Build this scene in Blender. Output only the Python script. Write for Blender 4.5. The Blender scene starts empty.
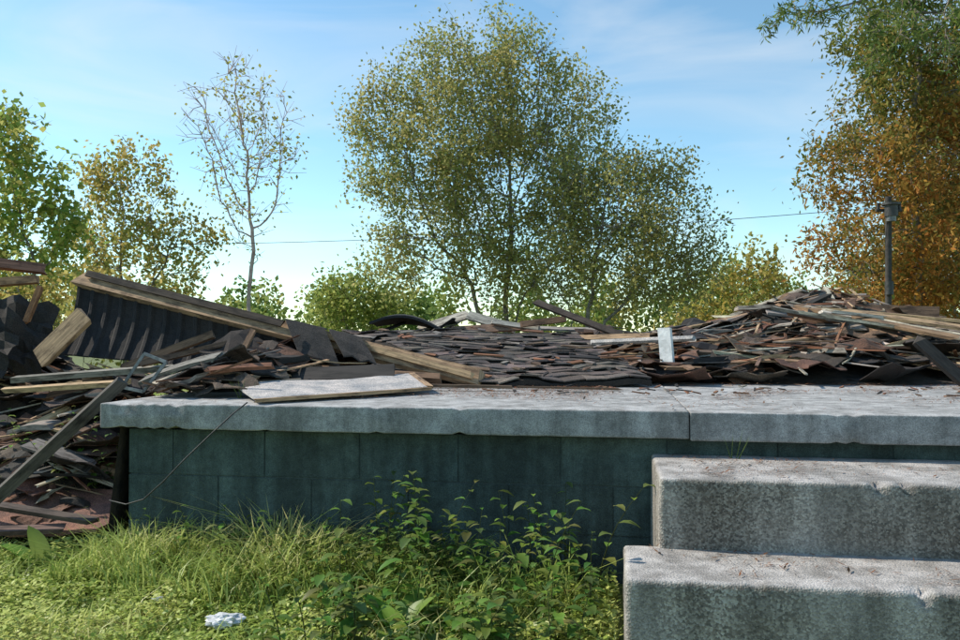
import bpy, bmesh, math, random
import numpy as np
from mathutils import Vector, noise, Matrix
random.seed(7)
R = np.random.default_rng(11)
scene = bpy.context.scene
COL = scene.collection

# ------------------------------------------------------------------ camera
cam = bpy.data.cameras.new("camera"); co = bpy.data.objects.new("camera", cam); COL.objects.link(co)
co.location = (0, 0, 0.95); co.rotation_euler = (math.radians(91.03), 0, 0)
cam.sensor_width = 36; cam.lens = 31.2; cam.clip_end = 2000; cam.clip_start = 0.05
scene.camera = co
scene.view_settings.view_transform = 'Standard'; scene.view_settings.look = 'None'; scene.view_settings.exposure = 0

# ------------------------------------------------------------------ light
EL = math.radians(41); AZ = math.atan2(-0.955, 0.295)
sv = Vector((math.sin(AZ)*math.cos(EL), math.cos(AZ)*math.cos(EL), math.sin(EL)))
sun = bpy.data.lights.new("sun", 'SUN'); sun.energy = 5.0; sun.angle = math.radians(0.5); sun.color = (1, 0.93, 0.80)
so = bpy.data.objects.new("sun", sun); COL.objects.link(so); so.rotation_euler = sv.to_track_quat('Z', 'Y').to_euler()
so.location = (-10, 8, 12)
w = bpy.data.worlds.new("World"); scene.world = w; w.use_nodes = True
nt = w.node_tree; bg = nt.nodes['Background']
sky = nt.nodes.new('ShaderNodeTexSky'); sky.sky_type = 'NISHITA'; sky.sun_disc = False
sky.sun_elevation = EL; sky.sun_rotation = AZ % (2*math.pi); sky.air_density = 1.0; sky.dust_density = 0.0; sky.ozone_density = 2.0
tint = nt.nodes.new('ShaderNodeMixRGB'); tint.blend_type = 'MULTIPLY'; tint.inputs[0].default_value = 1; tint.inputs[2].default_value = (1.15, 1.36, 1.27, 1)
tc = nt.nodes.new('ShaderNodeTexCoord'); mp = nt.nodes.new('ShaderNodeMapping'); mp.inputs['Scale'].default_value = (1.2, 1.2, 4)
mp.inputs['Rotation'].default_value = (0.2, 0.35, 0); mp.inputs['Location'].default_value = (0.6, 0.2, 0)
nz = nt.nodes.new('ShaderNodeTexNoise'); nz.inputs['Scale'].default_value = 2.4; nz.inputs['Detail'].default_value = 8; nz.inputs['Distortion'].default_value = 0.8
rp = nt.nodes.new('ShaderNodeValToRGB'); rp.color_ramp.elements[0].position = 0.5; rp.color_ramp.elements[1].position = 0.85
rp.color_ramp.elements[1].color = (0.5, 0.5, 0.5, 1)
mx = nt.nodes.new('ShaderNodeMixRGB'); mx.inputs['Color2'].default_value = (6.4, 6.6, 6.7, 1)
nt.links.new(tc.outputs['Generated'], mp.inputs[0]); nt.links.new(mp.outputs[0], nz.inputs[0]); nt.links.new(nz.outputs[0], rp.inputs[0])
nt.links.new(sky.outputs[0], tint.inputs[1])
nt.links.new(rp.outputs[0], mx.inputs[0]); nt.links.new(tint.outputs[0], mx.inputs[1]); nt.links.new(mx.outputs[0], bg.inputs[0])
bg.inputs[1].default_value = 0.15

# ------------------------------------------------------------------ materials
def mat_new(name):
    m = bpy.data.materials.new(name); m.use_nodes = True
    return m, m.node_tree, m.node_tree.nodes['Principled BSDF']
def N(nt, t, **kw):
    n = nt.nodes.new(t)
    for k, v in kw.items():
        if hasattr(n, k): setattr(n, k, v)
        else: n.inputs[k.replace('_', ' ')].default_value = v
    return n
def ramp(nt, fac, stops):
    r = nt.nodes.new('ShaderNodeValToRGB'); e = r.color_ramp.elements
    while len(e) < len(stops): e.new(0.5)
    for i, (p, c) in enumerate(stops):
        e[i].position = p; e[i].color = (*c, 1)
    nt.links.new(fac, r.inputs[0]); return r.outputs[0]
def mixc(nt, a, b, f, mode='MIX'):
    m = nt.nodes.new('ShaderNodeMixRGB'); m.blend_type = mode
    for s, v in ((1, a), (2, b), (0, f)):
        if isinstance(v, (tuple, float, int)):
            m.inputs[s].default_value = v if s == 0 else (*v, 1)
        else: nt.links.new(v, m.inputs[s])
    return m.outputs[0]

def mat_concrete(name, base, dark, speck=0.0, grime=0.0, bump=0.5, mid=0.7, top=None):
    m, nt, b = mat_new(name); tc = N(nt, 'ShaderNodeTexCoord'); o = tc.outputs['Object']
    n1 = N(nt, 'ShaderNodeTexNoise', Scale=2.3, Detail=7.0, Roughness=0.65); nt.links.new(o, n1.inputs[0])
    n2 = N(nt, 'ShaderNodeTexNoise', Scale=22.0, Detail=7.0, Roughness=0.8); nt.links.new(o, n2.inputs[0])
    n3 = N(nt, 'ShaderNodeTexNoise', Scale=260.0, Detail=2.0); nt.links.new(o, n3.inputs[0])
    c = ramp(nt, n1.outputs[0], [(0.36, dark), (0.60, base)])
    gm = N(nt, 'ShaderNodeNewGeometry'); sx = N(nt, 'ShaderNodeSeparateXYZ'); nt.links.new(gm.outputs['Normal'], sx.inputs[0])
    if top:   # upward faces painted lighter, so tops look sunlit against the risers
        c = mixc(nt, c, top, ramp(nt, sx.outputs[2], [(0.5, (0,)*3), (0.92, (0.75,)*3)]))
    c = mixc(nt, c, ramp(nt, n2.outputs[0], [(0.36, (0.5,)*3), (0.58, (1.1,)*3)]), mid, 'MULTIPLY')
    c = mixc(nt, c, ramp(nt, n3.outputs[0], [(0.35, (0.55,)*3), (0.65, (1.3,)*3)]), 0.7, 'MULTIPLY')
    hsrc = n3.outputs[0]
    if speck:
        v = N(nt, 'ShaderNodeTexVoronoi', Scale=170.0); nt.links.new(o, v.inputs[0])
        pb = N(nt, 'ShaderNodeSeparateColor'); nt.links.new(v.outputs['Color'], pb.inputs[0])
        pc = ramp(nt, pb.outputs[0], [(0.0, (0.07, 0.06, 0.05)), (0.35, (0.20, 0.16, 0.125)), (0.6, (0.30, 0.26, 0.22)), (1, (0.52, 0.47, 0.40))])
        side = ramp(nt, sx.outputs[2], [(0.3, (1,)*3), (0.9, (0.25,)*3)])
        mk = ramp(nt, n1.outputs[0], [(0.40, (speck,)*3), (0.62, (speck*0.45,)*3)])
        c = mixc(nt, c, pc, mixc(nt, mk, side, 1.0, 'MULTIPLY'))
        hsrc = v.outputs['Distance']
    if grime:
        gr = N(nt, 'ShaderNodeMapping'); gr.inputs['Scale'].default_value = (9, 9, 1.3); nt.links.new(o, gr.inputs[0])
        n4 = N(nt, 'ShaderNodeTexNoise', Scale=1.0, Detail=7.0, Roughness=.6); nt.links.new(gr.outputs[0], n4.inputs[0])
        c = mixc(nt, c, ramp(nt, n4.outputs[0], [(0.38, (.35, .34, .32)), (0.6, (1.15,)*3)]), grime, 'MULTIPLY')
    nt.links.new(c, b.inputs['Base Color']); b.inputs['Roughness'].default_value = 0.92
    ad = N(nt, 'ShaderNodeMath', operation='ADD'); nt.links.new(n2.outputs[0], ad.inputs[0]); nt.links.new(hsrc, ad.inputs[1])
    bp = N(nt, 'ShaderNodeBump', Strength=bump, Distance=0.008); nt.links.new(ad.outputs[0], bp.inputs['Height'])
    nt.links.new(bp.outputs[0], b.inputs['Normal'])
    return m
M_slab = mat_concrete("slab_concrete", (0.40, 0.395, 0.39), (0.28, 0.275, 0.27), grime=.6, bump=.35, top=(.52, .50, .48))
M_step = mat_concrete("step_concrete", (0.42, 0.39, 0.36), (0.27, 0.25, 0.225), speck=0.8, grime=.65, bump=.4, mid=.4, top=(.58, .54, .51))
M_block = mat_concrete("painted_block", (0.095, 0.135, 0.125), (0.055, 0.083, 0.08), grime=.7)
M_mortar = mat_concrete("mortar", (0.085, 0.115, 0.11), (0.055, 0.075, 0.075))

def mat_wood(name):
    m, nt, b = mat_new(name)
    a = N(nt, 'ShaderNodeAttribute'); a.attribute_name = 'Col'
    uv = N(nt, 'ShaderNodeUVMap'); uv.uv_map = 'UVMap'
    mp = N(nt, 'ShaderNodeMapping'); mp.inputs['Scale'].default_value = (2.5, 70, 1); nt.links.new(uv.outputs[0], mp.inputs[0])
    n = N(nt, 'ShaderNodeTexNoise', Scale=1.5, Detail=6.0, Roughness=0.7); nt.links.new(mp.outputs[0], n.inputs[0])
    mp2 = N(nt, 'ShaderNodeMapping'); mp2.inputs['Scale'].default_value = (5, 14, 1); nt.links.new(uv.outputs[0], mp2.inputs[0])
    n2 = N(nt, 'ShaderNodeTexNoise', Scale=1.5, Detail=6.0, Roughness=.7); nt.links.new(mp2.outputs[0], n2.inputs[0])
    f = ramp(nt, n.outputs[0], [(0.3, (0.3,)*3), (0.62, (1.25,)*3)])
    c = mixc(nt, a.outputs[0], f, 0.9, 'MULTIPLY')
    f2 = ramp(nt, n2.outputs[0], [(0.38, (0.18, 0.155, 0.14)), (0.54, (1.1,)*3)])
    c = mixc(nt, c, f2, 0.8, 'MULTIPLY')
    nt.links.new(c, b.inputs['Base Color']); b.inputs['Roughness'].default_value = 0.85
    bp = N(nt, 'ShaderNodeBump', Strength=0.5, Distance=0.003); nt.links.new(n.outputs[0], bp.inputs['Height']); nt.links.new(bp.outputs[0], b.inputs['Normal'])
    return m
M_wood = mat_wood("weathered_wood")
def mat_shingle(name):
    m, nt, b = mat_new(name)
    a = N(nt, 'ShaderNodeAttribute'); a.attribute_name = 'Col'
    tc = N(nt, 'ShaderNodeTexCoord')
    n = N(nt, 'ShaderNodeTexNoise', Scale=220.0, Detail=3.0); nt.links.new(tc.outputs['Object'], n.inputs[0])
    n2 = N(nt, 'ShaderNodeTexNoise', Scale=9.0, Detail=6.0, Roughness=.7); nt.links.new(tc.outputs['Object'], n2.inputs[0])
    c = mixc(nt, a.outputs[0], ramp(nt, n.outputs[0], [(0.35, (0.4,)*3), (0.65, (1.6,)*3)]), 0.9, 'MULTIPLY')
    c = mixc(nt, c, ramp(nt, n2.outputs[0], [(0.35, (0.5,)*3), (0.65, (1.5, 1.28, 1.1))]), 0.8, 'MULTIPLY')
    nt.links.new(c, b.inputs['Base Color']); b.inputs['Roughness'].default_value = 0.9
    bp = N(nt, 'ShaderNodeBump', Strength=0.6, Distance=0.004); nt.links.new(n.outputs[0], bp.inputs['Height']); nt.links.new(bp.outputs[0], b.inputs['Normal'])
    return m
M_sh = mat_shingle("asphalt_shingle")
def mat_leaf(name, trans=0.4, gloss=0.0):
    m = bpy.data.materials.new(name); m.use_nodes = True; nt = m.node_tree
    for n in list(nt.nodes): nt.nodes.remove(n)
    out = N(nt, 'ShaderNodeOutputMaterial'); a = N(nt, 'ShaderNodeAttribute'); a.attribute_name = 'Col'
    d = N(nt, 'ShaderNodeBsdfDiffuse'); t = N(nt, 'ShaderNodeBsdfTranslucent'); mx = N(nt, 'ShaderNodeMixShader'); mx.inputs[0].default_value = trans
    g = N(nt, 'ShaderNodeGamma'); g.inputs[1].default_value = 0.72
    nt.links.new(a.outputs[0], d.inputs[0]); nt.links.new(a.outputs[0], g.inputs[0]); nt.links.new(g.outputs[0], t.inputs[0])
    nt.links.new(d.outputs[0], mx.inputs[1]); nt.links.new(t.outputs[0], mx.inputs[2])
    res = mx.outputs[0]
    if gloss:
        gl = N(nt, 'ShaderNodeBsdfGlossy'); gl.inputs['Roughness'].default_value = 0.45; m2 = N(nt, 'ShaderNodeMixShader'); m2.inputs[0].default_value = gloss
        nt.links.new(res, m2.inputs[1]); nt.links.new(gl.outputs[0], m2.inputs[2]); res = m2.outputs[0]
    nt.links.new(res, out.inputs[0]); return m
M_leaf = mat_leaf("leaf", 0.48); M_grass = mat_leaf("grass_blade", 0.42, 0.03)
def mat_simple(name, c1, c2, sc, rough=0.9, bump=0.3, metal=0):
    m, nt, b = mat_new(name); tc = N(nt, 'ShaderNodeTexCoord')
    n = N(nt, 'ShaderNodeTexNoise', Scale=sc, Detail=6.0, Roughness=0.65); nt.links.new(tc.outputs['Object'], n.inputs[0])
    nt.links.new(ramp(nt, n.outputs[0], [(0.35, c1), (0.65, c2)]), b.inputs['Base Color'])
    b.inputs['Roughness'].default_value = rough; b.inputs['Metallic'].default_value = metal
    bp = N(nt, 'ShaderNodeBump', Strength=bump, Distance=0.02); nt.links.new(n.outputs[0], bp.inputs['Height']); nt.links.new(bp.outputs[0], b.inputs['Normal'])
    return m
M_bark = mat_simple("bark", (0.11, 0.095, 0.075), (0.28, 0.24, 0.20), 6.0)
M_ground = mat_simple("soil_and_turf", (0.07, 0.09, 0.02), (0.18, 0.2, 0.05), 1.7, bump=0.5)
M_dark = mat_simple("dark_rubble", (0.010, 0.009, 0.008), (0.07, 0.05, 0.036), 14.0, bump=1.0)
M_paper = mat_simple("paper", (0.5, 0.5, 0.5), (0.72, 0.72, 0.72), 12.0)
M_white = mat_simple("flaking_white_paint", (0.55, 0.55, 0.53), (0.82, 0.82, 0.8), 18.0)
M_metal = mat_simple("weathered_metal", (0.10, 0.10, 0.10), (0.25, 0.25, 0.25), 20.0, 0.5, 0.1, 0.6)
M_dmetal = mat_simple("dark_metal", (0.03, 0.03, 0.03), (0.08, 0.075, 0.07), 20.0, 0.6, 0.1, 0.3)
M_cable = mat_simple("cable_rubber", (0.015,)*3, (0.03,)*3, 20.0, 0.6)

# ------------------------------------------------------------------ mesh helpers
def arrays_obj(name, V, F, C=None, mat=None, parent=None, smooth=False):
    V = np.asarray(V, np.float32); F = np.asarray(F, np.int32); k = F.shape[1]
    me = bpy.data.meshes.new(name); me.vertices.add(len(V)); me.vertices.foreach_set('co', V.ravel())
    me.loops.add(F.size); me.loops.foreach_set('vertex_index', F.ravel())
    me.polygons.add(len(F)); me.polygons.foreach_set('loop_start', np.arange(0, F.size, k, dtype=np.int32))
    try: me.polygons.foreach_set('loop_total', np.full(len(F), k, dtype=np.int32))
    except Exception: pass
    me.update(calc_edges=True)
    if C is not None:
        ca = me.color_attributes.new('Col', 'FLOAT_COLOR', 'POINT')
        C4 = np.ones((len(V), 4), np.float32); C4[:, :3] = C; ca.data.foreach_set('color', C4.ravel())
    if smooth: me.polygons.foreach_set('use_smooth', np.ones(len(F), bool))
    if mat: me.materials.append(mat)
    ob = bpy.data.objects.new(name, me); COL.objects.link(ob)
    if parent: ob.parent = parent
    return ob
def nrm(a): return a/np.maximum(np.linalg.norm(a, axis=-1, keepdims=True), 1e-9)
def leaf_arrays(c, d, n, L, W):
    d = nrm(d); s = nrm(np.cross(d, n)); L = L[:, None]; W = W[:, None]
    k = len(c); V = np.stack([c, c+d*L*0.45+s*W*0.5, c+d*L, c+d*L*0.45-s*W*0.5], 1).reshape(-1, 3)
    return V, np.arange(4*k).reshape(-1, 4)

class MB:
    def __init__(s): s.v = []; s.f = []; s.c = []; s.uv = []; s.m = []
    def add(s, vs, fs, col, m=0, uvs=None):
        b = len(s.v); s.v += [tuple(v) for v in vs]
        s.c += [col]*len(vs)
        for i, f in enumerate(fs):
            s.f.append([b+k for k in f]); s.m.append(m)
            s.uv += (uvs[i] if uvs else [(vs[k][0], vs[k][1]) for k in f])
    def plank(s, p0, p1, w, t, up=(0, 0, 1), col=(0.3, 0.25, 0.2), m=0, jag=0.02, bend=0.0, seg=3):
        p0 = Vector(p0); p1 = Vector(p1); d = (p1-p0); L = d.length; d.normalize()
        up = Vector(up); sd = d.cross(up)
        if sd.length < 1e-3: sd = d.cross(Vector((1, 0, 0)))
        sd.normalize(); up = sd.cross(d).normalized()
        vs = []
        for i in range(seg+1):
            k = i/seg; c = p0+d*L*k+up*bend*math.sin(math.pi*k)
            for a, b2 in ((-1, -1), (1, -1), (1, 1), (-1, 1)):
                j = Vector((0, 0, 0))
                if i in (0, seg): j = d*random.uniform(-jag, jag)
                vs.append(c+sd*a*w/2+up*b2*t/2+j)
        fs = []; uvs = []; uo = random.uniform(0, 50); vo = random.uniform(0, 50)
        for i in range(seg):
            for q in range(4):
                a = 4*i+q; b2 = 4*i+(q+1) % 4
                fs.append((a, b2, b2+4, a+4)); wd = w if q % 2 == 0 else t
                u0 = uo+L*i/seg; u1 = uo+L*(i+1)/seg
                uvs.append([(u0, vo+q), (u0, vo+q+wd), (u1, vo+q+wd), (u1, vo+q)])
        e = 4*seg
        fs += [(3, 2, 1, 0), (e, e+1, e+2, e+3)]; uvs += [[(uo, vo), (uo+t, vo), (uo+t, vo+w), (uo, vo+w)]]*2
        s.add(vs, fs, col, m, uvs)
    def sheet(s, grid, th, col, m=1):
        nr = len(grid); nc = len(grid[0]); vs = [Vector(p) for r in grid for p in r]
        base = len(vs); vs += [v-Vector((0, 0, th)) for v in vs]
        fs = []
        for i in range(nr-1):
            for j in range(nc-1):
                a = i*nc+j; fs.append((a, a+1, a+nc+1, a+nc)); fs.append((base+a, base+a+nc, base+a+nc+1, base+a+1))
        rim = [j for j in range(nc)]+[i*nc+nc-1 for i in range(1, nr)]+[(nr-1)*nc+j for j in range(nc-2, -1, -1)]+[i*nc for i in range(nr-2, 0, -1)]
        for i in range(len(rim)):
            a = rim[i]; b2 = rim[(i+1) % len(rim)]; fs.append((a, a+base, b2+base, b2))
        s.add(vs, fs, col, m)
    def obj(s, name, mats, parent=None):
        me = bpy.data.meshes.new(name); me.from_pydata(s.v, [], s.f)
        ca = me.color_attributes.new('Col', 'FLOAT_COLOR', 'POINT')
        ca.data.foreach_set('color', np.array([(c[0], c[1], c[2], 1) for c in s.c], np.float32).ravel())
        uv = me.uv_layers.new(name='UVMap'); uv.data.foreach_set('uv', np.array(s.uv, np.float32).ravel())
        for m in mats: me.materials.append(m)
        me.polygons.foreach_set('material_index', np.array(s.m, np.int32)); me.update()
        ob = bpy.data.objects.new(name, me); COL.objects.link(ob)
        if parent: ob.parent = parent
        return ob
def empty(name, loc=(0, 0, 0)):
    e = bpy.data.objects.new(name, None); COL.objects.link(e); e.location = loc; return e
def tube(name, pts, r, mat, parent=None, sides=8):
    cu = bpy.data.curves.new(name, 'CURVE'); cu.dimensions = '3D'; sp = cu.splines.new('POLY'); sp.points.add(len(pts)-1)
    for i, p in enumerate(pts): sp.points[i].co = (*p, 1)
    cu.bevel_depth = r; cu.bevel_resolution = 2; cu.use_fill_caps = True
    o = bpy.data.objects.new(name, cu); COL.objects.link(o); cu.materials.append(mat)
    if parent: o.parent = parent
    return o

# slab frame
OX, OY = -1.56, 3.42; UX, UY = 0.9877, -0.156
def S(u, v, z): return Vector((OX+UX*u-UY*v, OY+UY*u+UX*v, z))
def inv(x, y):
    dx = x-OX; dy = y-OY; return dx*UX+dy*UY, -dx*UY+dy*UX
ZS = 0.67; ZB = 0.568

# ------------------------------------------------------------------ ground
def gz(x, y): return 0.03*noise.noise(Vector((x*0.9, y*0.9, 0)))
ax = np.unique(np.concatenate([np.linspace(-6, 6, 61), np.linspace(-60, 60, 41), np.array([-900, -400, -150, 150, 400, 900])]))
ay = np.unique(np.concatenate([np.linspace(0, 10, 51), np.linspace(-20, 90, 34), np.array([-300, -100, 150, 400, 900])]))
V = []; F = []
for yy in ay:
    for xx in ax:
        V.append((xx, yy, gz(xx, yy) if abs(xx) < 6 and 0 < yy < 10 else 0))
nx = len(ax)
for j in range(len(ay)-1):
    for i in range(nx-1):
        a = j*nx+i; F.append((a, a+1, a+nx+1, a+nx))
arrays_obj("ground", V, F, mat=M_ground, smooth=True)

# ------------------------------------------------------------------ concrete
def rough_box(name, u0, u1, v0, v1, z0, z1, mat, parent=None, cu=0.04, cvmax=1.0, amp=0.005, bev=0.014, chips=1.0, cz=0.04, low=1.0):
    bm = bmesh.new(); bmesh.ops.create_cube(bm, size=1)
    for v in bm.verts: v.co = Vector(((u0+u1)/2+v.co.x*(u1-u0), (v0+v1)/2+v.co.y*(v1-v0), (z0+z1)/2+v.co.z*(z1-z0)))
    bmesh.ops.bevel(bm, geom=bm.edges[:], offset=bev, segments=3, affect='EDGES', profile=0.6)
    def cut(co, no):
        bmesh.ops.bisect_plane(bm, geom=bm.verts[:]+bm.edges[:]+bm.faces[:], plane_co=co, plane_no=no)
    k = v0+cu
    while k < min(v1, v0+cvmax): cut((0, k, 0), (0, 1, 0)); k += cu*1.3
    k = z0+cz
    while k < z1: cut((0, 0, k), (0, 0, 1)); k += cz
    k = u0+cu
    while k < min(u1, 4.3): cut((k, 0, 0), (1, 0, 0)); k += cu
    for v in bm.verts:
        p = v.co; q = p*1.0
        n = noise.noise(q*9)*low+0.6*noise.noise(q*25)+0.8*noise.noise(q*2.2)*low
        dv = Vector((noise.noise(q*12+Vector((9, 0, 0))), noise.noise(q*12+Vector((0, 9, 0))), 0.5*n))*amp
        if p.y < v0+0.03 and (p.z > z1-0.03 or p.z < z0+.02):
            c = noise.noise(Vector((p.x*7, 3, z1)))+0.7*noise.noise(Vector((p.x*26, 8, z1)))
            sg = -1 if p.z > z1-.03 else 1
            if c > 0.3: dv += Vector((0, 0.02, 0.02*sg))*(c-0.3)*1.8*chips
        v.co = S(p.x+dv.x, p.y+dv.y, p.z+dv.z)
    bmesh.ops.recalc_face_normals(bm, faces=bm.faces[:])
    me = bpy.data.meshes.new(name); bm.to_mesh(me); bm.free()
    for p in me.polygons: p.use_smooth = True
    me.materials.append(mat); o = bpy.data.objects.new(name, me); COL.objects.link(o)
    if parent: o.parent = parent
    return o
found = empty("house_foundation")
rough_box("concrete_slab", 0, 2.355, 0, 8, ZB, ZS, M_slab, found, cu=0.03, cvmax=1.2, amp=.003, bev=.007, chips=.7, low=.5, cz=.02)
rough_box("concrete_slab_end", 2.358, 9, -.004, 8, ZB-.006, ZS-.003, M_slab, found, cu=0.03, cvmax=1.2, amp=.003, bev=.007, chips=.9, low=.5, cz=.02)
rough_box("mortar_core", 0.09, 8.9, 0.0845, 7.9, -0.05, ZB-.008, M_mortar, found, cu=0.3, cvmax=0.1, amp=0.0006, bev=0.004)
bm = bmesh.new()
def block(u0, u1, v0, v1, z0, z1):
    r = bmesh.ops.create_cube(bm, size=1); j = random.uniform(-0.0012, 0.0012)
    for v in r['verts']:
        v.co = S((u0+u1)/2+v.co.x*(u1-u0), (v0+v1)/2+v.co.y*(v1-v0)+j, (z0+z1)/2+v.co.z*(z1-z0))
for c in range(3):
    z0 = c*0.188-0.004; off = 0 if c % 2 else 0.2
    u = 0.08-off
    while u < 6:
        a = max(u, 0.08); block(a+0.0015, u+0.3985, 0.08, 0.2, z0+0.002, z0+0.186); u += 0.4
    v = 0.21
    while v < 7.5:
        block(0.08, 0.2, v+0.004, v+0.396, z0+0.003, z0+0.185); v += 0.4
bmesh.ops.bevel(bm, geom=bm.edges[:], offset=0.002, segments=2, affect='EDGES')
me = bpy.data.meshes.new("block_wall"); bm.to_mesh(me); bm.free(); me.materials.append(M_block)
o = bpy.data.objects.new("block_wall", me); COL.objects.link(o); o.parent = found
steps = empty("concrete_steps")
rough_box("upper_step", 2.22, 4.3, -0.48, 0.075, -0.05, 0.503, M_step, steps, cu=0.02, cvmax=0.6, amp=0.004, bev=0.016, chips=1.4, cz=0.02, low=.6)
rough_box("lower_step", 2.11, 4.3, -0.83, -0.45, -0.05, 0.287, M_step, steps, cu=0.02, cvmax=0.6, amp=0.004, bev=0.018, chips=1.4, cz=0.02, low=.6)

# ------------------------------------------------------------------ debris
TAN = (0.42, 0.27, 0.15); GREY = (0.26, 0.225, 0.19); BRN = (0.19, 0.11, 0.065); CHAR = (0.028, 0.023, 0.02); PALE = (0.50, 0.43, 0.34); RUST = (.26, .11, .055)
def jc(c, a=0.25):
    k = random.uniform(1-a, 1+a); return tuple(x*k*random.uniform(0.94, 1.06) for x in c)
G = lambda x, y, cx, cy, sx, sy, h: h*math.exp(-((x-cx)/sx)**2-((y-cy)/sy)**2)
def h_right(x, y):
    u, v = inv(x, y)
    return ZS-0.01+G(x, y, 2.65, 6.5, 0.75, 0.9, 0.46)+G(x, y, 1.5, 6.3, 0.7, 0.9, 0.17)+G(x, y, 3.9, 6.8, 0.9, 0.9, 0.24)+G(x, y, 2.2, 5.2, 0.9, 0.5, 0.07)+G(x, y, 0.9, 8.0, 1.4, 0.8, 0.26)-(0.1 if v > 7.8 else 0)
def h_left(x, y):
    u, v = inv(x, y)
    s = G(x, y, -3.35, 5.3, 0.75, 0.95, 0.90)+G(x, y, -2.5, 4.9, 0.7, 0.7, 0.40)+G(x, y, -1.9, 6.5, 1.3, 0.7, 0.5)+G(x, y, -2.05, 4.1, 0.36, 0.45, 0.30)+G(x, y, -1.9, 4.75, .4, .4, .42)
    s = min(s, .80+.5*max(0, -2.6-x))
    base = ZS+G(x, y, -1.3, 4.8, 0.55, 0.5, 0.09)+G(x, y, -0.7, 6.9, 1.6, 0.9, 0.22)+G(x, y, -1.55, 4.5, 0.4, 0.4, 0.08)
    return max(s-0.03, base) if (u > 0.02 and v > 0.02) else s-0.03
def mound(hf, x0, x1, y0, y1, st):
    V = []; F = []; xs = np.arange(x0, x1, st); ys = np.arange(y0, y1, st)
    for y in ys:
        for x in xs:
            n = 0.05*noise.noise(Vector((x*5, y*5, 1)))+0.03*noise.noise(Vector((x*14, y*14, 1)))
            h = hf(x, y); u, v = inv(x, y)
            fl = ZS if (u > 0 and v > 0) else 0.0
            k = min(1, max(0, (h-fl)/0.12)); V.append(Vector((x, y, h+n*k-0.02*(1-k)-0.01)))
    for j in range(len(ys)-1):
        for i in range(len(xs)-1):
            a = j*len(xs)+i; F.append((a, a+1, a+len(xs)+1, a+len(xs)))
    return V, F
def rand_piece(mb, hf, x, y, az, L, kind, lift=0.0, tiltj=0.04):
    d = Vector((math.cos(az), math.sin(az), 0)); p = Vector((x, y, 0))
    a = p-d*L/2; b = p+d*L/2
    mid = hf(x, y)
    df = max(-.32*L, min(.32*L, hf(b.x, b.y)-hf(a.x, a.y)))
    a.z = mid-df/2+lift+random.uniform(0, tiltj); b.z = mid+df/2+lift+random.uniform(0, tiltj)
    up = Vector((random.uniform(-.35, .35), random.uniform(-.35, .35), 1))
    if kind == 'plank':
        c = random.choice([TAN, TAN, GREY, GREY, BRN, BRN, RUST, PALE, CHAR, CHAR]); mb.plank(a, b, random.choice([0.03, 0.04, 0.06, 0.09, 0.1]), random.choice([0.012, 0.018, 0.03]), up, jc(c, .35), 0, 0.035, random.uniform(-.015, .015))
    elif kind == 'lath':
        mb.plank(a, b, random.uniform(0.008, 0.022), 0.007, up, jc(random.choice([TAN, GREY, PALE, BRN, RUST, RUST]), .4), 0, 0.01, random.uniform(-.02, .02))
    else:
        W = random.uniform(0.12, 0.38); nr, nc = 6, 7; sd = Vector((-d.y, d.x, 0)); ph = random.uniform(0, 9); g = []
        tw = random.uniform(-0.3, 0.3)
        for i in range(nr):
            row = []
            for j in range(nc):
                q = a.lerp(b, j/(nc-1))+sd*W*(i/(nr-1)-0.5)+Vector((0, 0, tw*W*(i/(nr-1)-0.5)))
                q.z += 0.07*noise.noise(q*6+Vector((ph, 0, 0)))+0.025
                edge = i in (0, nr-1) or j in (0, nc-1); e = .024 if edge else .004
                q += Vector((random.uniform(-e, e), random.uniform(-e, e), 0)); row.append(q)
            g.append(row)
        mb.sheet(g, 0.005, jc(random.choice([(0.050, 0.042, 0.038), (0.075, 0.058, 0.047), (0.028, 0.025, 0.024), (0.11, 0.08, 0.06), (.12, .065, .045)])), 1)

# ---- right pile
mb = MB(); V, F = mound(h_right, 0.3, 5.6, 4.5, 9.3, 0.08); mb.add(V, F, CHAR, 2)
for i in range(1050):
    x = random.gauss(2.3, 1.1); y = random.gauss(6.0, 0.85)
    if not (0.75 < x < 5.3 and 4.75 < y < 9): continue
    kind = random.choices(['plank', 'lath', 'sh'], [0.36, 0.5, 0.25])[0]
    az = random.gauss(-0.25, 0.7) if random.random() < 0.6 else random.uniform(0, 3.14)
    L = {'plank': random.uniform(0.12, 0.75), 'lath': random.uniform(0.12, 0.9), 'sh': random.uniform(0.15, 0.48)}[kind]
    rand_piece(mb, h_right, x, y, az, L, kind, random.uniform(0, 0.06), .10 if kind != 'sh' else .05)
for i in range(26):
    a = Vector((2.3+random.uniform(-.3, .3), 6.0+random.uniform(-.5, .6), 1.12+random.uniform(-.08, .06)))
    b = Vector((3.6+random.uniform(-.8, .6), 5.3+random.uniform(-.4, .7), 0.80+random.uniform(-.02, .16)))
    mb.plank(a, b, random.choice([0.02, 0.03, 0.06, 0.08]), 0.02, (random.uniform(-.4, .4), random.uniform(-.6, .1), 1), jc(random.choice([TAN, TAN, PALE, GREY, BRN]), .35), 0, 0.03)
for i in range(30):
    x = random.gauss(2.6, .7); y = random.uniform(5.6, 6.8); z = h_right(x, y); an = random.uniform(0, 6.28); t = random.uniform(.2, .9); l = random.uniform(.12, .3)
    mb.plank((x, y, z-.03), (x+math.cos(an)*math.cos(t)*l, y+math.sin(an)*math.cos(t)*l, z+math.sin(t)*l*.7), random.choice([.02, .04, .07]), .015, (0, -1, .2), jc(random.choice([TAN, BRN, GREY, CHAR, RUST]), .3), 0, .03)
mb.plank((2.15, 6.3, 1.10), (2.62, 6.3, 1.27), 0.07, 0.03, (0, -.6, 1), jc(GREY)); mb.plank((2.4, 6.1, 1.13), (3.3, 6.0, 1.10), 0.11, 0.03, (0, -1, .5), BRN)
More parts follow.
